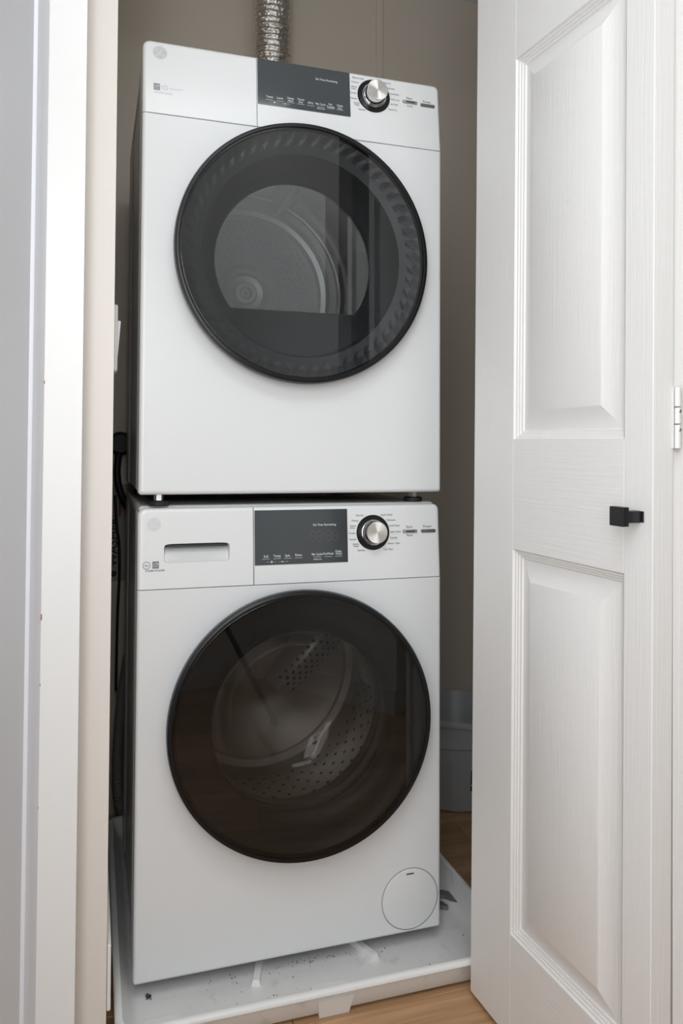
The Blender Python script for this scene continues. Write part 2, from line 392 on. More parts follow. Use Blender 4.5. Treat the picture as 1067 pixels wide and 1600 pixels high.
def ringf(bm, cx, cz, r0, r1, yf, n=32, sx=1):
    A = [(cx+sx*r0*math.cos(2*PI*i/n), cz+r0*math.sin(2*PI*i/n)) for i in range(n)]
    B = [(cx+sx*r1*math.cos(2*PI*i/n), cz+r1*math.sin(2*PI*i/n)) for i in range(n)]
    if r0 <= 0: bm.faces.new([bm.verts.new((x, yf(z), z)) for x, z in B]); return
    loft(bm, [[(x, yf(z), z) for x, z in A], [(x, yf(z), z) for x, z in B]])

# ------------------------------------------------------------------ appliances
W = .597
def front_panel(x0, x1, z0, z1, hole=None, lean=None, rc=.008, er=.007, back=.035, sc=(1, 1, 1, 1), ns=10):
    """front cover in the x,z plane with rounded edges; hole=(cx,cz,fn(angle)->radius,depth)"""
    def yl(z): return lean[0]*(z-lean[1])/(lean[2]-lean[1]) if lean else 0
    bm = NB(); loops = [[(x, yl(z), z) for x, z in rrect(x0, x1, z0, z1, rc, [(er+.0016)*q for q in sc], 6, ns)]]
    for k in range(6):
        a = PI/2*k/5
        e = er*(1-math.sin(a)); yy = er*(1-math.cos(a))
        loops.append([(x, yl(z)+yy, z) for x, z in rrect(x0, x1, z0, z1, rc, [e*q for q in sc], 6, ns)])
    loops.append([(x, back, z) for x, z in rrect(x0, x1, z0, z1, rc, 0, 6, ns)])
    L = loft(bm, loops)
    L0 = L[0]
    if hole is None: bm.faces.new(L0)
    else:
        cx, cz, fn, dep = hole; hl = []; hb = []
        for v in L0:
            a = math.atan2(v.co.z-cz, v.co.x-cx); r = fn(a)
            x, z = cx+r*math.cos(a), cz+r*math.sin(a)
            hl.append(bm.verts.new((x, yl(z), z))); hb.append(bm.verts.new((x, yl(z)+dep, z)))
        nn = len(L0)
        for i in range(nn):
            j = (i+1) % nn
            bm.faces.new((L0[i], L0[j], hl[j], hl[i])); bm.faces.new((hl[i], hl[j], hb[j], hb[i]))
    return bm

def cabinet(parent, z0, z1):
    """side and back shell, with the pressed vertical ribs of its sides"""
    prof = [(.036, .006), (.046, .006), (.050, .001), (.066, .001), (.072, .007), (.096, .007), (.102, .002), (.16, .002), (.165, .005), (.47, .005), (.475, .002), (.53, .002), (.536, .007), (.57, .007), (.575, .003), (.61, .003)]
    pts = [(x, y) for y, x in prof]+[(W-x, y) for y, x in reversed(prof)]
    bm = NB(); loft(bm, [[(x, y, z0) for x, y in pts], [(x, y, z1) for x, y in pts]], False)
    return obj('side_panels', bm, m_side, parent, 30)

def door_assembly(parent, c, glassm, ajar, D):
    """c: centre on the front face.  ring, glass, inner frame"""
    hinge = Matrix.Translation(Vector((c[0]-.25, -.012, c[2])))
    T = hinge @ Matrix.Rotation(-ajar, 4, 'Z') @ hinge.inverted()
    cx, cz = c[0], c[2]; R = .2475
    e = obj('door', bm_ring(cx, cz, R, T), m_black, parent, 35)
    bm = NB()
    lathe(bm, [(.2385, -.0354), (.2376, -.0362), (.2366, -.0364), (.2355, -.0364), (.001, -.0364)], (cx, 0, cz), 'y', 96, False, True)
    obj('smoked_glass', put(bm, T), glassm, e, 40)
    return e, T
def bm_ring(cx, cz, R, T):
    bm = NB()
    prof = [(R-.0105, -.0335), (R-.0095, -.0372), (R-.006, -.0378), (R-.002, -.0362), (R, -.031), (R, -.018), (R-.004, -.012), (R-.012, -.008), (R-.016, -.010), (R-.0125, -.030)]
    lathe(bm, prof+[prof[0]], (cx, 0, cz), 'y', 128)
    bm.transform(T); return bm

def knob_group(parent, cx, cz, yf, tilt):
    T = Matrix.Translation((cx, yf(cz), cz)) @ Matrix.Rotation(-tilt, 4, 'X')
    k = empty_part('selector_knob', parent, T)
    bm = NB(); lathe(bm, [(.0345, .001), (.0345, -.0012), (.0335, -.0022), (.024, -.0022), (.0235, .001)], (0, 0, 0), 'y', 64, True, True); obj('bezel', put(bm, T), m_black, k, 30)
    bm = NB(); lathe(bm, [(.0252, -.0022), (.0252, -.0045), (.0245, -.0052), (.0235, -.0050), (.0232, -.0022)], (0, 0, 0), 'y', 64); obj('chrome_ring', put(bm, T), m_chrome, k, 30)
    bm = NB()
    lathe(bm, [(.0228, -.0022), (.0218, -.012), (.0212, -.0235)], (0, 0, 0), 'y', 64); obj('barrel', put(bm, T), m_chrome, k, 30)
    bm = NB(); lathe(bm, [(.0212, -.0235), (.0213, -.0247), (.0208, -.0252), (.0204, -.0253), (.0200, -.0253), (.0002, -.0253)], (0, 0, 0), 'y', 64, False, True); obj('cap', put(bm, T), m_cap, k, 30, )
    return k
def empty_part(name, parent, T):
    o = bpy.data.objects.new(name, None); COL.objects.link(o); o.parent = parent
    o.matrix_local = WM[parent.as_pointer()].inverted() @ T; WM[o.as_pointer()] = T.copy(); o.empty_display_size = .02
    return o

def button(parent, x0, x1, z0, z1, yf, slot):
    bm = NB(); y = yf((z0+z1)/2)
    loops = [[(x, y-t, z) for x, z in rrect(x0, x1, z0, z1, .0018, e, 4, 3)] for t, e in ((0, 0), (.0012, 0), (.0020, .0006))]
    loft(bm, loops, True, False, True)
    o = obj('button', bm, m_btn, parent, 35)
    if slot:
        bm = NB(); box(bm, x0+.0065, x1-.0055, y-.0023, y-.0010, (z0+z1)/2-.0012, (z0+z1)/2+.0012, .0003, 1); obj('button_light', bm, m_blackm, o)
    return o

# ============================================================= WASHER
washer = empty('washing_machine', (W/2, .3, FL), 'white front-load washing machine, the lower of the two stacked machines, standing in the pan', 'washing machine')
zS, zT, ln = .6986, .8443, .0106
yW = lambda z: ln*(z-zS)/(zT-zS)
tiltW = math.atan(ln/(zT-zS))
CW = (.300, 0, .4450)
obj('front_panel', front_panel(0, W, 0, zS-.0008, (CW[0], CW[2], lambda a: .205, .03), rc=(.006, .002, .002, .006), sc=(1, 1, 1, .12)), m_enamel, washer, 35)
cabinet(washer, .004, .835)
bm = NB(); box(bm, .003, W-.003, .030, .612, .826, .848, .006, 3); obj('top_plate', bm, m_enamel, washer, 35)
bm = NB(); box(bm, .006, W-.006, .04, .608, .002, .006); obj('base_plate', bm, m_blackm, washer)
bm = NB(); box(bm, .006, W-.006, .604, .609, .006, .83); obj('rear_panel', bm, m_side, washer)
# detergent drawer with recessed grip
hx, hz, ha, hb = .1070, .7622, .0600, .0172
def sup(a, n=9): return 1/((abs(math.cos(a))/ha)**n+(abs(math.sin(a))/hb)**n)**(1/n)
dr = front_panel(0, .2118, zS, zT, (hx, hz, sup, .0), (ln, zS, zT), rc=(.0008, .0008, .014, .0015), sc=(1, .06, .08, 1), ns=90)
dw = obj('detergent_drawer', dr, m_plastic, washer, 35)
bm = NB()
N = 360; A = []; B = []
for i in range(N):
    a = 2*PI*i/N; r = sup(a); x, z = hx+r*math.cos(a), hz+r*math.sin(a)
    A.append((x, yW(z), z)); t = (z-(hz-hb))/(2*hb)
    B.append((hx+(x-hx)*.975, yW(z)+.003+.022*t, hz+(z-hz)*.93))
loft(bm, [A, B], True, False, True); obj('grip_recess', bm, m_plastic, dw, 35)
bm = NB(); box(bm, hx-ha*.94, hx+ha*.94, yW(.777)+.004, yW(.777)+.020, hz+hb*.60, hz+hb*.90, .001, 1); obj('grip_slot', bm, m_dark, dw)
obj('console', front_panel(.2130, W, zS, zT, None, (ln, zS, zT), rc=(.0015, .012, .0008, .0008), sc=(.06, 1, .08, 1)), m_plastic, washer, 35)
# display
def display(parent, x0, x1, z0, z1, yf):
    bm = NB(); loft(bm, [[(x, yf(z)-t, z) for x, z in rrect(x0, x1, z0, z1, .001, 0, 2, 2)] for t in (0, .0007)], True, False, True)
    return obj('display', bm, m_disp, parent)
dpW = display(washer, .2142, .3988, .7345, .8375, yW)
yl = lambda z: yW(z)-.0009; ypn = lambda z: yW(z)-.0002
def lettering(parent, items, yf, m, tilt, lines=()):
    bm = NB()
    for s, x, z, sz in items: text_bm(bm, s, x, z, yf(z), sz, 'CENTER', tilt, 0, .00009)
    for x0, x1, z0, z1 in lines: rect(bm, x0, x1, z0, z1, yf)
    return tag(obj('lettering', bm, m, parent), kind='stuff')
def ul(xs, z, h=.0006, w=.0075): return [(x-w, x+w, z-h/2, z+h/2) for x in xs]
def lock_icon(x, z):
    return [(x-.0016, x+.0016, z-.0016, z+.0008), (x-.0012, x-.0008, z+.0008, z+.0022), (x+.0008, x+.0012, z+.0008, z+.0022), (x-.0012, x+.0012, z+.0020, z+.0024)]
lettering(dpW, [('Est Time Remaining', .3522, .8078, .0058), ('Soil', .2357, .7507, .0062), ('Temp', .2573, .7510, .0062), ('Spin', .2775, .7510, .0062), ('Rinse', .2991, .7514, .0062),
    ('My Cycle', .3362, .7516, .0058), ('PreWash', .3590, .7519, .0058), ('Delay', .3795, .7560, .0056), ('Wash', .3800, .7512, .0056), ('Hold to Set', .3368, .7421, .0034)], yl, m_inkl, tiltW,
    ul((.2357, .2573, .2785, .2995), .7460)+ul((.3368, .3590, .3800), .7465)+[(.2375, .2445, .7398, .7401), (.2375, .2378, .7398, .7418), (.2490, .2560, .7398, .7401), (.2600, .2780, .7398, .7401), (.2777, .2780, .7398, .7418)]+lock_icon(.2467, .7402)+[(.2660, .2690, .7390, .7410)])
# unlit seven-segment digits
bm = NB()
def seg7(bm, x, z, s, yf):
    t = .0011; w_, h_ = s*.55, s
    for a in (-h_/2, 0, h_/2): rect(bm, x-w_/2+t, x+w_/2-t, z+a-t/2, z+a+t/2, yf)
    for sx in (-1, 1):
        for sz in (-1, 1):
            c = z+sz*h_/4; rect(bm, x+sx*w_/2-t/2, x+sx*w_/2+t/2, c-h_/4+t, c+h_/4-t, yf)
for i, x in enumerate((.329, .3425, .3605, .374)): seg7(bm, x, .7865, .018, yl)
rect(bm, .3508, .3518, .790, .791, yl); rect(bm, .3508, .3518, .782, .783, yl)
tag(obj('clock_digits', bm, mat('unlit_digits', srgb(82, 82, 80), .3), dpW), kind='stuff')
lettering(washer, [('Normal', .4248, .8242, .0050), ('Whites', .4146, .8139, .0050), ('Heavy', .4108, .8040, .0050), ('Duty', .4091, .8000, .0050), ('Towels', .4077, .7897, .0050), ('Casuals', .4091, .7778, .0050),
    ('Active', .4156, .7684, .0050), ('Wear', .4163, .7643, .0050), ('Sanitize', .4265, .7560, .0050), ('Quick Wash', .4816, .8242, .0050), ('Delicates', .4908, .8138, .0050), ('Cold Wash', .4975, .8026, .0050),
    ('Stain Wash', .5000, .7906, .0050), ('Casuals', .4956, .7789, .0050), ('Rinse + Spin', .4962, .7677, .0050), ('Tub Clean', .4832, .7564, .0050),
    ('Start', .5302, .7992, .0072), ('Pause', .5301, .7827, .0058), ('Power', .5697, .7994, .0072), ('STEAM WASHER', .0310, .7322, .0048), ('he', .0160, .7418, .0065)], ypn, m_ink, tiltW)
bm = NB()
for x, z in ((.4983, .7866), (.4972, .7753)): text_bm(bm, 'With Steam', x, z, ypn(z), .0036, 'CENTER', tiltW)
tag(obj('lettering', bm, m_logo, washer), kind='stuff')
bm = NB(); ringf(bm, .016, .742, .0058, .0068, ypn); obj('efficiency_mark', bm, m_ink, washer)
def star_mark(parent, x, z, yf, dark, pale):
    bm = NB(); rect(bm, x-.0058, x+.0058, z-.0064, z+.0064, yf); o = obj('energy_mark', bm, dark, parent)
    y2 = lambda q: yf(q)-.0001
    bm = NB(); rect(bm, x-.0050, x+.0050, z-.0036, z-.0031, y2)
    P = [(x-.0045+.009*i/10, z-.0005+.0035*math.sin(PI*i/10)) for i in range(11)]
    for p, q in zip(P, P[1:]):
        bm.faces.new([bm.verts.new((a, y2(c), c)) for a, c in ((p[0], p[1]), (q[0], q[1]), (q[0], q[1]+.0008), (p[0], p[1]+.0008))])
    text_bm(bm, '*', x+.0034, z+.0004, y2(z), .009); text_bm(bm, 'energy', x-.0006, z-.0002, y2(z), .0030)
    obj('mark_print', bm, pale, o)
star_mark(washer, .0322, .7425, ypn, mat('mark_grey', (.17, .17, .18), .5), m_logow)
def monogram(parent, x, z, r, yf, dark, pale):
    bm = NB(); ringf(bm, x, z, 0, r, yf, 48); o = obj('monogram', bm, dark, parent)
    y2 = lambda q: yf(q)-.00012
    bm = NB(); ringf(bm, x, z, r*.86, r*.93, y2, 48)
    for k in range(4):            # curls round the rim
        a0 = PI/2*k+.5
        P = [(x+r*(.80-.10*abs(math.sin(PI*i/8)))*math.cos(a0+.9*i/8), z+r*(.80-.10*abs(math.sin(PI*i/8)))*math.sin(a0+.9*i/8)) for i in range(9)]
        for p, q in zip(P, P[1:]):
            bm.faces.new([bm.verts.new((a, y2(c), c)) for a, c in ((p[0], p[1]), (q[0], q[1]), (q[0]*.94+x*.06, q[1]*.94+z*.06), (p[0]*.94+x*.06, p[1]*.94+z*.06))])
    def stroke(P, w_):
        P = [Vector((x+a*r, 0, z+c*r)) for a, c in P]
        P = [Vector((p.x, 0, p.z)) for p in spline(P, 5)]
        A_, B_ = [], []
        for i, p in enumerate(P):
            t = (P[min(i+1, len(P)-1)]-P[max(i-1, 0)]).normalized(); nn = Vector((-t.z, 0, t.x))*w_*r
            A_.append(p+nn); B_.append(p-nn)
        loft(bm, [[(q.x, y2(q.z), q.z) for q in A_], [(q.x, y2(q.z), q.z) for q in B_]], False)
    # script G and script E with looped tails
    stroke([(-.08, .36), (-.28, .52), (-.50, .32), (-.46, .04), (-.28, -.05), (-.10, .10), (-.12, -.20), (-.22, -.48), (-.42, -.46), (-.44, -.28), (-.26, -.18)], .045)
    stroke([(.46, .32), (.34, .52), (.12, .46), (.10, .24), (.30, .12), (.12, .04), (.02, -.20), (.14, -.46), (.36, -.48), (.50, -.28), (.38, -.12)], .045)
    obj('monogram_script', bm, pale, o)
monogram(washer, .0290, .8150, .0125, ypn, m_logof, m_logofw)
knob_group(washer, .4520, .7903, yW, tiltW)
button(washer, .5156, .5466, .7868, .7940, yW, True)
button(washer, .5551, .5869, .7868, .7940, yW, False)
# drain pump cover
bm = NB(); cxp, czp, rp = .5301, .0666, .0586
lathe(bm, [(rp+.0008, -.0001), (rp-.0002, -.0003), (rp-.0010, -.0014), (rp-.004, -.0020), (.001, -.0020)], (cxp, 0, czp), 'y', 72, False, True)
pc = obj('pump_cover', bm, m_plastic, washer, 25)
bm = NB(); lathe(bm, [(rp+.0014, -.00005), (rp+.0014, -.0004), (rp+.0002, -.0004), (rp+.0002, -.00005)], (cxp, 0, czp), 'y', 72); obj('cover_joint', bm, m_rubber, pc)
bm = NB(); box(bm, .5215, .5372, -.0026, -.0018, .1150, .1172); obj('cover_slot', bm, m_dark, pc)
# door, gasket, bowl, drum
AJ = math.radians(4.0)
dwo, TW = door_assembly(washer, (CW[0]-.0005, 0, CW[2]), m_glassW, AJ, 0)
cx, cz = CW[0]-.0005, CW[2]
def T2(bm, T): bm.transform(T); return bm
bm = NB(); lathe(bm, [(.232, -.030), (.226, -.024), (.205, -.018), (.190, -.016), (.172, -.006), (.166, .004), (.166, -.002), (.186, -.010), (.225, -.012), (.234, -.012), (.232, -.030)], (cx, 0, cz), 'y', 96); obj('inner_frame', T2(bm, TW), m_dark, dwo, 30)
bm = NB(); lathe(bm, [(.168, .000), (.160, .012), (.152, .05), (.142, .085), (.120, .108), (.08, .120), (.04, .126), (.001, .128)], (cx, 0, cz), 'y', 72, False, True); obj('glass_bowl', T2(bm, TW), m_clear, dwo, 50)
bm = NB(); lathe(bm, [(.204, .004), (.200, .010), (.196, .006), (.188, .014), (.190, .030), (.182, .040), (.176, .034), (.172, .045), (.178, .062), (.215, .066)], (cx, 0, cz), 'y', 96); obj('door_gasket', bm, m_rubber, washer, 40)
bm = NB(); lathe(bm, [(.190, .068), (.205, .066), (.232, .075), (.236, .09), (.236, .33), (.225, .345), (.21, .35), (.20, .342), (.12, .345), (.10, .335), (.05, .335), (.001, .332)], (cx, 0, cz), 'y', 96, False, True)
drum = obj('drum', bm, m_steel, washer, 30)
bm = NB()          # perforations of the drum wall
for j in range(9):
    for i in range(44):
        a = 2*PI*(i+.5*(j % 2))/44; y = .10+.025*j; r = .2352; c_ = Vector((cx+r*math.cos(a), y, cz+r*math.sin(a)))
        t1 = Vector((-math.sin(a), 0, math.cos(a))); t2 = Vector((0, 1, 0))
        bm.faces.new([bm.verts.new(c_+(t1*math.cos(k*PI/3)+t2*math.sin(k*PI/3))*.0042) for k in range(6)])
tag(obj('drum_holes', bm, m_blackm, drum), kind='stuff')
def ridge(ang, r0, r1, yb, h, w_):
    bm = NB(); loops = []
    d = Vector((math.cos(ang), 0, math.sin(ang))); t = Vector((-d.z, 0, d.x)); c0 = Vector((cx, yb, cz))
    for k in range(13):
        s = -1+2*k/12; hh = h*math.cos(s*PI/2)**.7 if abs(s) < 1 else 0
        loops.append([c0+d*(r0+(r1-r0)*q)+t*w_*s*(.7+.3*q)+Vector((0, -hh*math.sin(PI*min(1, max(.0, .12+.8*q))), 0)) for q in [i/10 for i in range(11)]])
    loft(bm, loops, False); return bm
for ang, sh, L_, wd in ((math.radians(47), Vector((.0, 0, -.075)), .27, .060), (math.radians(262), Vector((-.105, 0, .10)), .20, .050)):
    rb = ridge(ang, .045, .045+L_, .340, .055, wd); bmesh.ops.translate(rb, verts=rb.verts, vec=sh); rd = obj('paddle', rb, m_steelp, washer, 50)
    if wd < .055: continue
    bm = NB(); d = Vector((math.cos(ang), 0, math.sin(ang))); t = Vector((-d.z, 0, d.x))
    for i in range(12):
        for s in (-.78, -.50, -.22, .06, .34):
            q = .10+.068*i+(.034 if s in (-.50, .06) else 0)
            hh = .055*math.cos(s*PI/2)**.7*math.sin(PI*min(1, .12+.8*q))
            c_ = sh+Vector((cx, .340-hh-.0012, cz))+d*(.045+L_*q)+t*wd*s*(.7+.3*q)
            nrm = (Vector((0, -1, 0))+t*s*1.3).normalized(); e1 = d; e2 = nrm.cross(e1).normalized()
            bm.faces.new([bm.verts.new(c_+(e1*math.cos(k*PI/4)+e2*math.sin(k*PI/4))*.0042) for k in range(8)])
    tag(obj('paddle_holes', bm, m_blackm, rd), kind='stuff')
# washer feet
for (x, y) in ((.045, .13), (W-.045, .13), (.045, .56), (W-.045, .56)):
    bm = NB(); lathe(bm, [(.020, -.0325), (.021, -.030), (.021, -.022), (.012, -.020), (.006, -.018), (.006, .003)], (x, y, 0), 'z', 24, True, True); obj('foot', bm, m_blackm, washer, 40)

# ============================================================= DRYER
DB, DS, DT, lD = .8694, 1.5681, 1.7098, .0137
dryer = empty('tumble_dryer', (W/2, .3, .848), 'white vented tumble dryer, the upper machine, standing on the washing machine', 'dryer')
yD = lambda z: lD*(z-DS)/(DT-DS); tiltD = math.atan(lD/(DT-DS))
CD = (.3035, 0, 1.3245)
obj('front_panel', front_panel(0, W, DB, DS-.0010, (CD[0], CD[2], lambda a: .205, .03), rc=(.006, .002, .002, .006), sc=(1, 1, 1, .12)), m_enamel, dryer, 35)
cabinet(dryer, DB+.006, 1.700)
bm = NB(); box(bm, .003, W-.003, .030, .612, 1.690, DT+.002, .006, 3); obj('top_plate', bm, m_enamel, dryer, 35)
bm = NB(); box(bm, .006, W-.006, .04, .608, DB+.004, DB+.008); obj('base_plate', bm, m_blackm, dryer)
bm = NB(); box(bm, .006, W-.006, .604, .609, DB+.008, 1.695); obj('rear_panel', bm, m_side, dryer)
obj('console_cover', front_panel(0, .2123, DS, DT, None, (lD, DS, DT), rc=(.0008, .0008, .014, .0015), sc=(1, .06, .08, 1)), m_plastic, dryer, 35)
obj('console', front_panel(.2129, W, DS, DT, None, (lD, DS, DT), rc=(.0015, .012, .0008, .0008), sc=(.06, 1, .08, 1)), m_plastic, dryer, 35)
dpD = display(dryer, .2140, .4010, 1.6140, 1.7065, yD)
yl2 = lambda z: yD(z)-.0009; yp2 = lambda z: yD(z)-.0002
lettering(dpD, [('Est Time Remaining', .3526, 1.6827, .0056), ('Temp', .2372, 1.6312, .0058), ('Level', .2573, 1.6313, .0058), ('Damp', .2787, 1.6342, .0054), ('Alert', .2786, 1.6290, .0054), ('Timed', .2991, 1.6347, .0054),
    ('Dry', .2990, 1.6294, .0054), ('eDry', .3188, 1.6311, .0058), ('My Cycle', .3392, 1.6311, .0054), ('Ext', .3593, 1.6338, .0054), ('Tumble', .3600, 1.6283, .0054), ('Delay', .3792, 1.6338, .0054), ('Dry', .3790, 1.6283, .0054), ('Hold to Set', .3397, 1.6219, .0034)],
    yl2, m_inkl, tiltD, ul((.2372, .2573, .2787, .2990, .3190, .3395, .3597, .3792), 1.6252)+[(.237, .2445, 1.6212, 1.6215), (.249, .2560, 1.6212, 1.6215), (.260, .2780, 1.6212, 1.6215)]+lock_icon(.2467, 1.6214)+[(.2660, .2690, 1.6203, 1.6223)])
lettering(dryer, [('Mixed Loads', .4193, 1.6986, .0048), ('Cottons', .4125, 1.6894, .0048), ('Heavy', .4102, 1.6795, .0048), ('Duty', .4089, 1.6752, .0048), ('Towels', .4074, 1.6659, .0048), ('Casuals', .4083, 1.6546, .0048),
    ('Active', .4145, 1.6457, .0048), ('Wear', .4152, 1.6415, .0048), ('Sanitize', .4255, 1.6333, .0048), ('Quick Dry', .4790, 1.6978, .0048), ('Delicates', .4885, 1.6874, .0048), ('Dewrinkle', .4962, 1.6762, .0048),
    ('Warm up', .4975, 1.6645, .0048), ('Air Fluff', .4950, 1.6538, .0048), ('Rack Dry', .4921, 1.6423, .0048), ('Start', .5288, 1.6725, .0068), ('Pause', .5295, 1.6556, .0052), ('Power', .5682, 1.6702, .0068)], yp2, m_ink, tiltD)
lettering(dryer, [('VENTED DRYER', .0375, 1.6080, .0046), ('SensorDry\u2122', .0605, 1.6185, .0046)], yp2, m_logo, tiltD)
bm = NB(); ringf(bm, .0400, 1.6190, .0034, .0044, yp2, 28, 1.35); text_bm(bm, 'D', .0400, 1.6190, yp2(1.619), .0062, 'CENTER', tiltD); obj('sensor_mark', bm, m_logo, dryer)
star_mark(dryer, .0255, 1.6190, yp2, mat('mark_pale_grey', (.24, .27, .29), .5), m_logow)
monogram(dryer, .0310, 1.6865, .0130, yp2, m_logo, m_logow)
knob_group(dryer, .4515, 1.6652, yD, tiltD)
button(dryer, .5142, .5460, 1.6605, 1.6675, yD, True)
button(dryer, .5532, .5850, 1.6585, 1.6655, yD, False)
ddo, TD = door_assembly(dryer, CD, m_glassD, 0.0, 0)
cx, cz = CD[0], CD[2]
# faceted ring, cone and window frame with the flat lower edge
bm = NB(); n_ = 56; LA, LB, LC = [], [], []
for i in range(2*n_):
    a = PI*i/n_; s = (i % 2)
    LA.append((cx+.234*math.cos(a), -.028, cz+.234*math.sin(a)))
    LB.append((cx+(.222-.003*s)*math.cos(a), -.022+.0045*s, cz+(.222-.003*s)*math.sin(a)))
    LC.append((cx+.209*math.cos(a), -.016, cz+.209*math.sin(a)))
loft(bm, [LA, LB, LC]); obj('faceted_ring', bm, m_dark, ddo)
def flatcut(r, y, zc):
    out = []
    for i in range(128):
        a = 2*PI*i/128; out.append((cx-.003*(y > .02)+r*math.cos(a), y, max(cz+r*math.sin(a), zc)))
    return out
bm = NB(); loft(bm, [flatcut(.209, -.016, 0), flatcut(.196, -.010, 0), flatcut(.190, .004, 0), flatcut(.1655, .046, cz-.099), flatcut(.160, .052, cz-.0965), flatcut(.158, .060, cz-.094), flatcut(.19, .064, 0), flatcut(.209, -.010, 0)])
obj('inner_frame', bm, m_dark, ddo, 30)
bm = NB(); L = loft(bm, [flatcut(.159, .0555, cz-.095), flatcut(.1588, .0565, cz-.0948)], True, True, True); obj('inner_window', bm, m_clear, ddo)
# dryer drum
hubx, hubz = .290, 1.352
bm = NB(); lathe(bm, [(.205, .066), (.235, .064), (.250, .072), (.256, .09), (.256, .20), (.260, .21), (.256, .22), (.256, .42), (.260, .43), (.256, .44), (.254, .500)], (.286, 0, 1.353), 'y', 128)
drumd = obj('drum', bm, m_steel, dryer, 30)
bm = NB(); lathe(bm, [(.256, .500), (.250, .503), (.246, .494), (.238, .486), (.220, .484), (.212, .494), (.200, .498), (.197, .493), (.193, .498), (.190, .502), (.075, .502), (.068, .496), (.060, .494), (.052, .499), (.044, .495), (.030, .497), (.026, .491), (.016, .491), (.012, .496), (.004, .496), (.001, .492)], (.286, 0, 1.353), 'y', 128, False, True)
db = obj('drum_back', bm, m_drumback, dryer, 25)
bm = NB()
for j in range(-14, 15):
    for i in range(-14, 15):
        x = i*.0145+(.00725 if j % 2 else 0); z = j*.0126; r = math.hypot(x, z)
        if .084 < r < .184:
            c_ = Vector((.286+x, .502, 1.353+z))
            ring = [bm.verts.new(c_+Vector((math.cos(k*PI/3)*.0058, 0, math.sin(k*PI/3)*.0058))) for k in range(6)]
            top = [bm.verts.new(c_+Vector((math.cos(k*PI/3)*.0030, -.0022, math.sin(k*PI/3)*.0030))) for k in range(6)]
            for k in range(6): bm.faces.new((ring[k], ring[(k+1) % 6], top[(k+1) % 6], top[k]))
            bm.faces.new(top)
tag(obj('drum_dimples', bm, m_drumback, db), kind='stuff')
for ang in (70, 190, 310):      # lifting vanes
    a = math.radians(ang); d = Vector((math.cos(a), 0, math.sin(a))); t = Vector((-d.z, 0, d.x)); c0 = Vector((.286, 0, 1.353)); bm = NB(); loops = []
    for y in (.10, .11, .47, .485):
        h = 0.004 if y in (.10, .485) else .042
        loops.append([c0+Vector((0, y, 0))+d*(.2555-h*q)+t*s for s, q in ((-.035, 0), (-.018, .45), (-.008, .95), (0, 1), (.008, .95), (.018, .45), (.035, 0))])
    loft(bm, loops, False); obj('vane', bm, m_drumback, drumd, 50)
# dryer feet: hex bolt and rubber pad
for (x, y) in ((.0385, .012+.02), (.5560, .0500), (.0385, .56), (.5560, .56)):
    bm = NB(); lathe(bm, [(.0185, .8481), (.0195, .850), (.0195, .8555), (.017, .8575), (.006, .8578)], (x, y, 0), 'z', 28, True, True); ft = obj('foot', bm, m_blackm, dryer, 40)
    bm = NB(); lathe(bm, [(.0088, .8578), (.0088, .8680), (.0086, .8735)], (x, y, 0), 'z', 6, True, True); obj('hex_bolt', bm, m_zinc, ft)

# ------------------------------------------------------------------ vent duct
vd = empty('vent_duct', (.395, .70, 1.45), 'silver crinkled foil duct rising behind the dryer up the back wall', 'vent duct')
bm = NB(); loops = []; nseg = 300; na = 40
for i in range(nseg+1):
    z = 1.45+(CE-1.45)*i/nseg; l_ = []
    for k in range(na):
        a = 2*PI*k/na
        ph = z/.0165*2*PI+a
        r = .0505+.0030*math.sin(ph)+.0030*noise.noise(Vector((math.cos(a)*3, math.sin(a)*3, z*45)))+.0022*noise.noise(Vector((math.cos(a)*7, math.sin(a)*7, z*110)))
        l_.append((.395+r*math.cos(a), .705+r*math.sin(a), z))
    loops.append(l_)
loft(bm, loops); obj('duct_tube', bm, m_foil, vd, 60)
bm = NB(); P = spline([(.395, .6145, 1.37), (.395, .640, 1.372), (.395, .680, 1.385), (.395, .700, 1.415), (.395, .705, 1.452)], 8); tube(bm, P, .048, 28); obj('elbow', bm, m_foil, vd, 60)

# ------------------------------------------------------------------ drain pan
pan = empty('drain_pan', (.34, .28, FL), 'white plastic drip pan on the wood floor under the washing machine', 'drain pan')
def rl(x0, x1, y0, y1, z, r): return [(x, y, z) for x, y in rrect(x0, x1, y0, y1, r, 0, 6, 4)]
PX0, PX1, PY0, PY1 = -.033, .714, -.125, .66
def pl(e, z, r): return rl(PX0+e, PX1-e, PY0+e, PY1-e, z, r)
bm = NB(); loft(bm, [pl(.030, -.047, .02), pl(.022, -.040, .02), pl(.013, -.008, .025), pl(.010, .000, .025), pl(.0015, .000, .028), pl(0, .0015, .03), pl(0, .006, .03), pl(.0025, .0095, .03), pl(.008, .0105, .03), pl(.0125, .009, .026), pl(.0145, .004, .025), pl(.028, -.024, .022), pl(.036, -.0315, .02), pl(.044, -.033, .015)], True, True, True)
obj('tray', bm, m_pan, pan, 45)
for (x0, x1) in ((.314, .369), (.02, .07), (.645, .69)):
    bm = NB(); loft(bm, [[(x0, PY0+.021, FL+.0005), (x1, PY0+.021, FL+.0005), (x1, PY0+.06, FL+.0005), (x0, PY0+.06, FL+.0005)], [(x0-.006, PY0+.010, -.012), (x1+.006, PY0+.010, -.012), (x1+.006, PY0+.06, -.017), (x0-.006, PY0+.06, -.017)]], True, True, True)
    obj('foot', bm, m_pan, pan)
for (x0, x1) in ((.314, .369), (.05, .10), (.58, .63)):
    bm = NB(); box(bm, x0, x1, PY1-.075, PY1-.03, FL+.0005, -.040, .001, 1); obj('foot', bm, m_pan, pan)
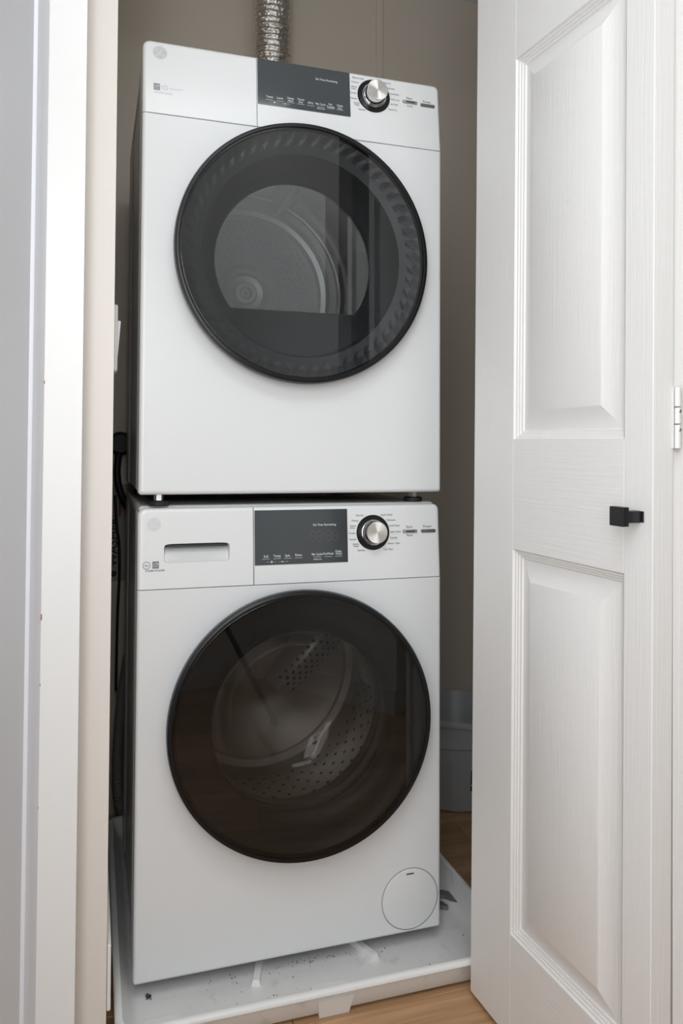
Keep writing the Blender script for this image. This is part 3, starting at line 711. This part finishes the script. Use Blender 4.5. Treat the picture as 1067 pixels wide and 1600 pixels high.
def rib(p, q, w_, h):
    bm = NB(); p, q = Vector((*p, 0)), Vector((*q, 0)); d = (q-p).normalized(); t = Vector((-d.y, d.x, 0))
    def lp(e, z): return [(v.x, v.y, z) for v in (p+d*e+t*(w_-e), p+d*e-t*(w_-e), q-t*(w_-e), q+t*(w_-e))]
    loft(bm, [lp(0, -.0334), lp(.0025, -.033+h)], True, True, True); return bm
obj('rib', rib((.2185, -.014), (.250, .085), .0085, .010), m_pan, pan)
obj('rib', rib((.4545, -.010), (.410, .110), .0085, .010), m_pan, pan)

# wrench lying in the pan
wr = empty('open_end_wrench', (.672, .17, -.033), 'dark steel open-end wrench lying in the pan beside the washing machine', 'wrench')
bm = NB(); c0 = Vector((.661, .135)); ang = math.radians(-68)
def rot(p): return (c0.x+p[0]*math.cos(ang)-p[1]*math.sin(ang), c0.y+p[0]*math.sin(ang)+p[1]*math.cos(ang))
out = [(-.10, -.008), (-.035, -.009), (-.022, -.018), (-.006, -.027), (.012, -.029), (.028, -.022), (.034, -.014), (.022, -.0125), (.006, -.012), (-.003, -.006), (-.004, .004), (.004, .011), (.020, .012), (.036, .012), (.034, .022), (.016, .029), (-.004, .027), (-.020, .018), (-.035, .009), (-.10, .008)]
out = [(p.x, p.y) for p in spline([(a, b_, 0) for a, b_ in out]+[(-.10, -.008, 0)], 4)[:-1]]; pts = [rot(p) for p in out]
loft(bm, [[(x, y, -.0325) for x, y in pts], [(x, y, -.0235) for x, y in pts]], True, False, False)
from mathutils.geometry import tessellate_polygon
for z in (-.0325, -.0235):
    vv = [bm.verts.new((x, y, z)) for x, y in pts]
    for tri in tessellate_polygon([[Vector((x, y, 0)) for x, y in pts]]): bm.faces.new([vv[k] for k in tri])
bmesh.ops.remove_doubles(bm, verts=bm.verts, dist=.00001)
obj('wrench_head', bm, m_wrench, wr)
# lint
lt = NB()
for i in range(26):
    a = random.random()*6.28; r = random.random()**.7*.008
    p = Vector((.0290+r*math.cos(a)*.6, .0236+r*math.sin(a)*1.1-.01, -.0322+random.random()*.002)); q = p+Vector((random.uniform(-.004, .004), random.uniform(-.004, .004), random.uniform(0, .002)))
    tube(lt, [p, (p+q)/2+Vector((0, 0, .001)), q], .0006, 5)
tag(obj('lint_clump', lt, m_lint, None, None, (.029, .014, -.033)), 'small clump of dark lint on the pan in front of the lower machine', 'lint')
deb = NB()
for i in range(70):
    if i < 45: x = random.gauss(.32, .06); y = random.gauss(.028, .008)
    else: x = random.uniform(.1, .66); y = random.uniform(-.06, .03)
    s = random.uniform(.0003, .0011); box(deb, x-s, x+s, y-s, y+s, -.0330, -.0326+s*.3)
tag(obj('dust_grit', deb, mat('grit', (.10, .085, .07), .9), None, None, (.32, .02, -.033)), 'scattered dust and grit on the pan floor along the machine front', 'dust', kind='stuff')

# ------------------------------------------------------------------ bucket
bx, by = .945, .643
bk = empty('mop_bucket', (bx, by, FL), 'pale grey plastic bucket with a pour spout on the floor right of the washing machine', 'bucket')
def bl(r, z, sp=0, drop=0):
    l_ = []
    for i in range(72):
        a = 2*PI*i/72; d = a-math.radians(-80); d = (d+PI) % (2*PI)-PI
        g = math.exp(-(d/.30)**2); l_.append((bx+(r+sp*g)*math.cos(a), by+(r+sp*g)*math.sin(a), z-drop*g))
    return l_
bm = NB(); loft(bm, [bl(.108, FL+.0005), bl(.120, FL+.004), bl(.125, FL+.014), bl(.1375, .128), bl(.1425, .132, .004), bl(.144, .178, .012, .010), bl(.146, .192, .014, .012), bl(.152, .193, .014, .012), bl(.1535, .198, .014, .012), bl(.152, .207, .014, .012), bl(.147, .210, .013, .012), bl(.142, .204, .012, .012), bl(.1385, .132, .003), bl(.134, .126), bl(.120, FL+.010), bl(.105, FL+.007)], True, True, True)
obj('bucket_body', bm, m_bucket, bk, 40)
bm = NB(); tube(bm, spline([(bx+.10, by+.112, .170), (bx+.11, by+.120, .12), (bx+.04, by+.148, .07), (bx-.05, by+.145, .065), (bx-.105, by+.115, .12), (bx-.107, by+.105, .170)], 10), .003, 8); obj('handle', bm, m_zinc, bk, 50)
def blab(bm, a0, a1, z0, z1, off):
    A_ = []
    for z in (z0, z1):
        r = .125+(.1375-.125)*(z-FL-.014)/(.128-FL-.014)+off
        A_.append([(bx+r*math.cos(a0+(a1-a0)*i/8), by+r*math.sin(a0+(a1-a0)*i/8), z) for i in range(9)])
    loft(bm, A_, False)
LA0 = math.radians(-97.0); LA1 = math.radians(-60)
bm = NB(); blab(bm, LA0, LA1, .014, .072, .0006); lab = obj('label', bm, m_navy, bk)
bm = NB(); blab(bm, LA0+.05, LA1, .050, .062, .0011); obj('label_print', bm, m_red, lab)
bm = NB(); blab(bm, LA0, LA1, .028, .032, .0011); obj('label_stripe', bm, m_yel, lab)

# ------------------------------------------------------------------ left gap: switch, plug, sheet, hoses
sw = empty('light_switch', (-.047, 0, 1.147), 'white rocker light switch on the left closet wall beside the dryer', 'light switch')
bm = NB(); box(bm, -.0468, -.0395, -.035, .035, 1.088, 1.205, .003, 3); obj('switch_plate', bm, m_trim, sw, 40)
bm = NB(); loft(bm, [[(-.041, -.016, 1.114), (-.041, .016, 1.114), (-.041, .016, 1.180), (-.041, -.016, 1.180)], [(-.0388, -.016, 1.115), (-.0388, .016, 1.115), (-.0340, .016, 1.179), (-.0340, -.016, 1.179)]], True, True, True); obj('rocker', bm, m_trim, sw)
pg = empty('power_plug', (-.006, .79, .975), 'large round black plug and cord at the back wall left of the machines', 'power plug')
bm = NB(); lathe(bm, [(.020, 0), (.030, -.004), (.033, -.012), (.033, -.024), (.030, -.028), (.033, -.032), (.031, -.046), (.024, -.052)], (-.008, .799, .972), 'y', 32, True, True); obj('plug_body', bm, m_blackm, pg, 40)
bm = NB(); tube(bm, spline([(-.012, .76, .945), (-.016, .752, .90), (-.012, .75, .86), (-.001, .745, .825), (.012, .72, .800), (.03, .68, .79)], 8), .0095, 12); obj('cord', bm, m_blackm, pg, 60)
ps = empty('instruction_sheet', (-.01, .797, .59), 'printed paper sheet on the back wall left of the washing machine', 'paper sheet')
bm = NB(); box(bm, -.046, .16, .7965, .7985, .592, .86); obj('sheet', bm, m_paper, ps)
bm = NB(); text_bm(bm, 'WASHER', -.022, .70, .7962, .034, 'CENTER', 0, PI/2, .0004); ringf(bm, -.021, .612, 0, .0085, lambda z: .7962, 24)
text_bm(bm, 'install before using', -.021, .648, .7962, .006, 'CENTER', 0, PI/2)
for i in range(14): rect(bm, .012+(i % 3)*.010, .014+(i % 3)*.010, .62+.014*i, .631+.014*i, lambda z: .7962)
tag(obj('sheet_print', bm, m_blackm, ps), kind='stuff')
bm = NB(); rect(bm, -.009, -.003, .770, .812, lambda z: .7962); obj('red_mark', bm, m_paperred, ps)
bm = NB(); tube(bm, spline([(-.020, .775, .83), (-.014, .773, .74), (-.008, .772, .70), (-.006, .771, .61), (-.01, .77, .50), (-.012, .76, .30)], 8), .0038, 8)
tag(obj('thin_cable', bm, m_blackm, None, 60, (-.008, .77, .5)), 'thin black cable hanging in front of the paper sheet at the back wall', 'cable')
bm = NB()
Ph = spline([(.05, .66, .55), (.02, .70, .42), (.0, .705, .28), (-.008, .70, .12), (.0, .69, .02), (.02, .685, -.012)], 30)
tube(bm, Ph, lambda t: .013+.0012*math.sin(t*2*PI*70), 14)
tag(obj('drain_hose', bm, m_hose, None, 60, (0, .7, -.02)), 'grey corrugated drain hose in the gap behind the washing machine', 'hose')

# ------------------------------------------------------------------ camera on its tripod (seen in the lower door's glass)
tp = empty('camera_tripod', (-.0768, -1.50, FL), 'black tripod mirrored in the glass door of the lower machine', 'tripod')
ctr = Vector((-.085, -1.515, 0))
bm = NB(); lathe(bm, [(.012, .62), (.014, .63), (.014, .86), (.026, .865), (.026, .885)], ctr, 'z', 20, True, True); obj('centre_column', bm, m_blackm, tp, 40)
for ang in (2, 285, 145):
    a = math.radians(ang); d = Vector((math.cos(a), math.sin(a), 0))
    top = ctr+d*.025+Vector((0, 0, .80)); ft = ctr+d*{2: .454, 285: .32, 145: .25}[ang]+Vector((0, 0, FL+.012)); midp = top.lerp(ft, .5)
    bm = NB(); tube(bm, [top, midp], .014, 12); lg = obj('leg', bm, m_blackm, tp, 40)
    bm = NB(); tube(bm, [midp, ft], .0095, 12); obj('lower_section', bm, m_blackm, lg, 40)
    bm = NB(); tube(bm, [midp+(top-ft).normalized()*.03, midp-(top-ft).normalized()*.02], .018, 12); obj('leg_lock', bm, m_blackm, lg, 40)
    bm = NB(); lathe(bm, [(.012, 0), (.015, .004), (.013, .02), (.008, .026)], (ft.x, ft.y, FL+.0003), 'z', 14, True, True); obj('rubber_foot', bm, m_blackm, lg, 40)
ca = empty('photo_camera', (-.085, -1.515, .885), 'black camera on the tripod, mirrored in the machine doors', 'camera')
CM = M @ Matrix.Rotation(0, 4, 'X')
bm = NB(); box(bm, -.065, .065, -.045, .05, .085, .135, .008, 3, CM); box(bm, -.02, .02, .045, .065, .09, .13, .005, 2, CM); obj('camera_body', bm, m_blackm, ca, 40)
bm = NB(); lathe(bm, [(.025, .012), (.034, .012), (.036, .02), (.036, .085)], (0, 0, 0), 'z', 32); obj('lens', put(bm, CM), m_black, ca, 40)

for m_ in bpy.data.meshes:
    if m_.users == 0: bpy.data.meshes.remove(m_)
